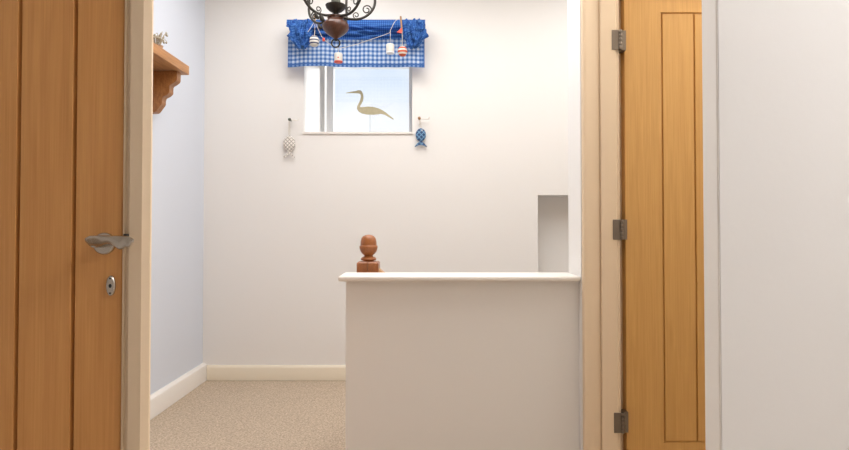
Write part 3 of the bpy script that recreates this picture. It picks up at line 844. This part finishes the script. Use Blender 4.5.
# central stem, flared dish and column
bm = bmesh.new(); lathe(bm, [(2.2 * u, kz(16.5)), (2.0 * u, kz(13)), (2.6 * u, kz(11.6)), (6.5 * u, kz(9.6)), (9.6 * u, kz(6.6)), (10.4 * u, kz(4.2)), (9.9 * u, kz(4.4)), (7.0 * u, kz(7.6)), (4.4 * u, kz(8.6)), (4.2 * u, kz(8.0))], (kx, YK, 0), 32)
part('dish', bm, M['iron'], ch, 45)
bm = bmesh.new(); lathe(bm, [(4.2 * u, kz(8.4)), (4.6 * u, kz(7.0)), (4.6 * u, kz(-12)), (5.6 * u, kz(-14)), (6.4 * u, kz(-17)), (5.0 * u, kz(-20)), (2.0 * u, kz(-23)), (1.4 * u, kz(-30))], (kx, YK, 0), 28)
part('column', bm, M['iron_grey'], ch, 45)
bm = bmesh.new(); tube(bm, [(kx, YK, kz(-29)), (kx, YK, CZ - .02)], .005, 10, 0); part('rod', bm, M['iron'], ch, 60)
bm = bmesh.new(); lathe(bm, [(.015, CZ - .045), (.045, CZ - .03), (.055, CZ - .005), (.055, CZ)], (kx, YK, 0), 28); part('ceiling_rose', bm, M['iron'], ch, 45)
def arm_pts(ang, prof):
    return [Vector((kx + math.cos(ang) * r * u, YK + math.sin(ang) * r * u, kz(z))) for r, z in prof]
for i, deg in enumerate((4, 82, 144, 224, 318)):
    an = math.radians(deg)
    bm = bmesh.new()
    tube(bm, arm_pts(an, [(3, 14), (6, 15.6), (13, 17.2), (22, 17.4), (30, 14.4), (36.5, 8.0), (39.3, 0), (38.6, -13), (41, -25), (49, -31), (57, -30), (59, -25)]), .0072, 10, 8)
    am = part('arm', bm, M['iron'], ch, 60)
    # scrolls carried inside the arm's bend
    sp = []
    for k in range(30):
        t = k / 29; a = math.radians(-60 + 520 * t); rr = 5.4 * (1 - .72 * t)
        sp.append((31.0 + math.cos(a) * rr, 7.6 - math.sin(a) * rr))
    bm = bmesh.new(); tube(bm, arm_pts(an, sp), .0036, 8, 0); part('scroll', bm, M['iron'], am, 60)
    sp = []
    for k in range(22):
        t = k / 21; a = math.radians(250 - 430 * t); rr = 3.4 * (1 - .68 * t)
        sp.append((20.5 + math.cos(a) * rr, 13.4 - math.sin(a) * rr))
    bm = bmesh.new(); tube(bm, arm_pts(an, sp), .0030, 8, 0); part('scroll', bm, M['iron'], am, 60)
    e = arm_pts(an, [(59, -26)])[0]
    bm = bmesh.new(); lathe(bm, [(.006, 0), (.02, .006), (.034, .016), (.038, .026), (.034, .024), (.014, .014)], e, 24); part('candle_cup', bm, M['iron'], am, 45)
    bm = bmesh.new(); lathe(bm, [(.011, .012), (.011, .085), (.008, .088)], e, 16); cd = part('candle_tube', bm, M['iron_grey'], am, 45)
    if deg in (144, 224):     # curled leaves hanging from the two left arms
        for (r0, z0, s) in ((17.5, 16.6, 1), (23.5, 16.8, .8)):
            bm = bmesh.new(); tube(bm, arm_pts(an, [(r0, z0), (r0 + .4, z0 + 3 * s), (r0 - 1.4, z0 + 6.0 * s), (r0 - 3.0, z0 + 6.4 * s), (r0 - 3.4, z0 + 4.8 * s)]), lambda t: .0035 + .007 * math.sin(PI * min(1, t * 1.1)) ** 1.0, 8, 6)
            part('leaf', bm, M['iron'], am, 60)

# ------------------------------------------------------------------ world (sky outside)
wd = bpy.data.worlds.new('Sky'); S.world = wd; wd.use_nodes = True
nt = wd.node_tree; nt.nodes.clear()
N = lambda t: nt.nodes.new(t)
out = N('ShaderNodeOutputWorld'); bg = N('ShaderNodeBackground'); tc = N('ShaderNodeTexCoord')
sx = N('ShaderNodeSeparateXYZ'); nt.links.new(tc.outputs['Generated'], sx.inputs[0])
nz = N('ShaderNodeTexNoise'); nz.inputs['Scale'].default_value = 7; nz.inputs['Detail'].default_value = 4
nt.links.new(tc.outputs['Generated'], nz.inputs['Vector'])
ad = N('ShaderNodeMath'); ad.operation = 'MULTIPLY_ADD'; ad.inputs[1].default_value = .16
nt.links.new(nz.outputs['Fac'], ad.inputs[0]); nt.links.new(sx.outputs['Z'], ad.inputs[2])
cr = N('ShaderNodeValToRGB')
e = cr.color_ramp.elements
e[0].position = .265; e[0].color = (1, 1, 1, 1); e[1].position = .375; e[1].color = (.68, .79, .93, 1)
nt.links.new(ad.outputs[0], cr.inputs[0]); nt.links.new(cr.outputs[0], bg.inputs[0])
bg.inputs[1].default_value = 1.12
nt.links.new(bg.outputs[0], out.inputs[0])

# ------------------------------------------------------------------ lamps, sun and added fill lights
def area(name, loc, size, power, col, rot=(0, 0, 0), sy=None):
    l = bpy.data.lights.new(name, 'AREA'); l.energy = power; l.color = col
    l.shape = 'RECTANGLE' if sy else 'DISK'; l.size = size
    if sy: l.size_y = sy
    o = bpy.data.objects.new(name, l); COL.objects.link(o); o.location = loc; o.rotation_euler = rot
    return o
area('fill_light_landing', (-.05, 2.0, CZ - .02), 1.0, 20, (1, .985, .97))  # added fill over the opening, evens the light on the far wall
area('fill_light_window', (-.6, 3.0, CZ - .02), .9, 13, (1, .985, .97))  # added fill that lifts the window end, stands for no known fixture
area('fill_light_stairs', (.2, 2.8, CZ - .02), .9, 8.5, (1, .985, .97))  # added fill above the stair head, power fitted to the wall tones
area('fill_light_stairwell', (1.3, 2.95, CZ - .02), .9, 11, (1, .99, .98))  # invented fill inside the stairwell, brightens the far wall's right side
area('ceiling_lamp_near', (1.40, -.25, CZ - .02), .9, 6, (.98, .98, 1))
area('fill_light_side', (1.75, .45, CZ - .02), .5, 37, (.985, .98, 1))  # added fill, brightens the right wall while the low wall stays dim
area('ceiling_lamp_hall', (1.62, 1.86, CZ - .02), .4, 13.5, (1, .94, .87))
sl = bpy.data.lights.new('sun', 'SUN'); sl.energy = 4.0; sl.angle = math.radians(6); sl.color = (1, .97, .93)
so = bpy.data.objects.new('sun', sl); COL.objects.link(so); so.location = (3, 6, 4)
so.rotation_euler = Vector((-1, -.66, -.16)).to_track_quat('-Z', 'Y').to_euler()

# ------------------------------------------------------------------ camera
cam = bpy.data.cameras.new('camera'); co = bpy.data.objects.new('camera', cam); COL.objects.link(co)
co.location = (0, 0, H)
tilt = math.radians(1.0)
co.rotation_euler = (PI / 2 + tilt, 0, 0)
cam.sensor_width = 36; cam.lens = F * 36 / 849
cam.shift_y = -(F * math.tan(tilt) - (HZ - 225)) / 849
cam.clip_start = .02
S.camera = co
S.view_settings.view_transform = 'Standard'; S.view_settings.look = 'None'
S.view_settings.exposure = 0.0; S.view_settings.gamma = 1.0; S.view_settings.use_curve_mapping = False
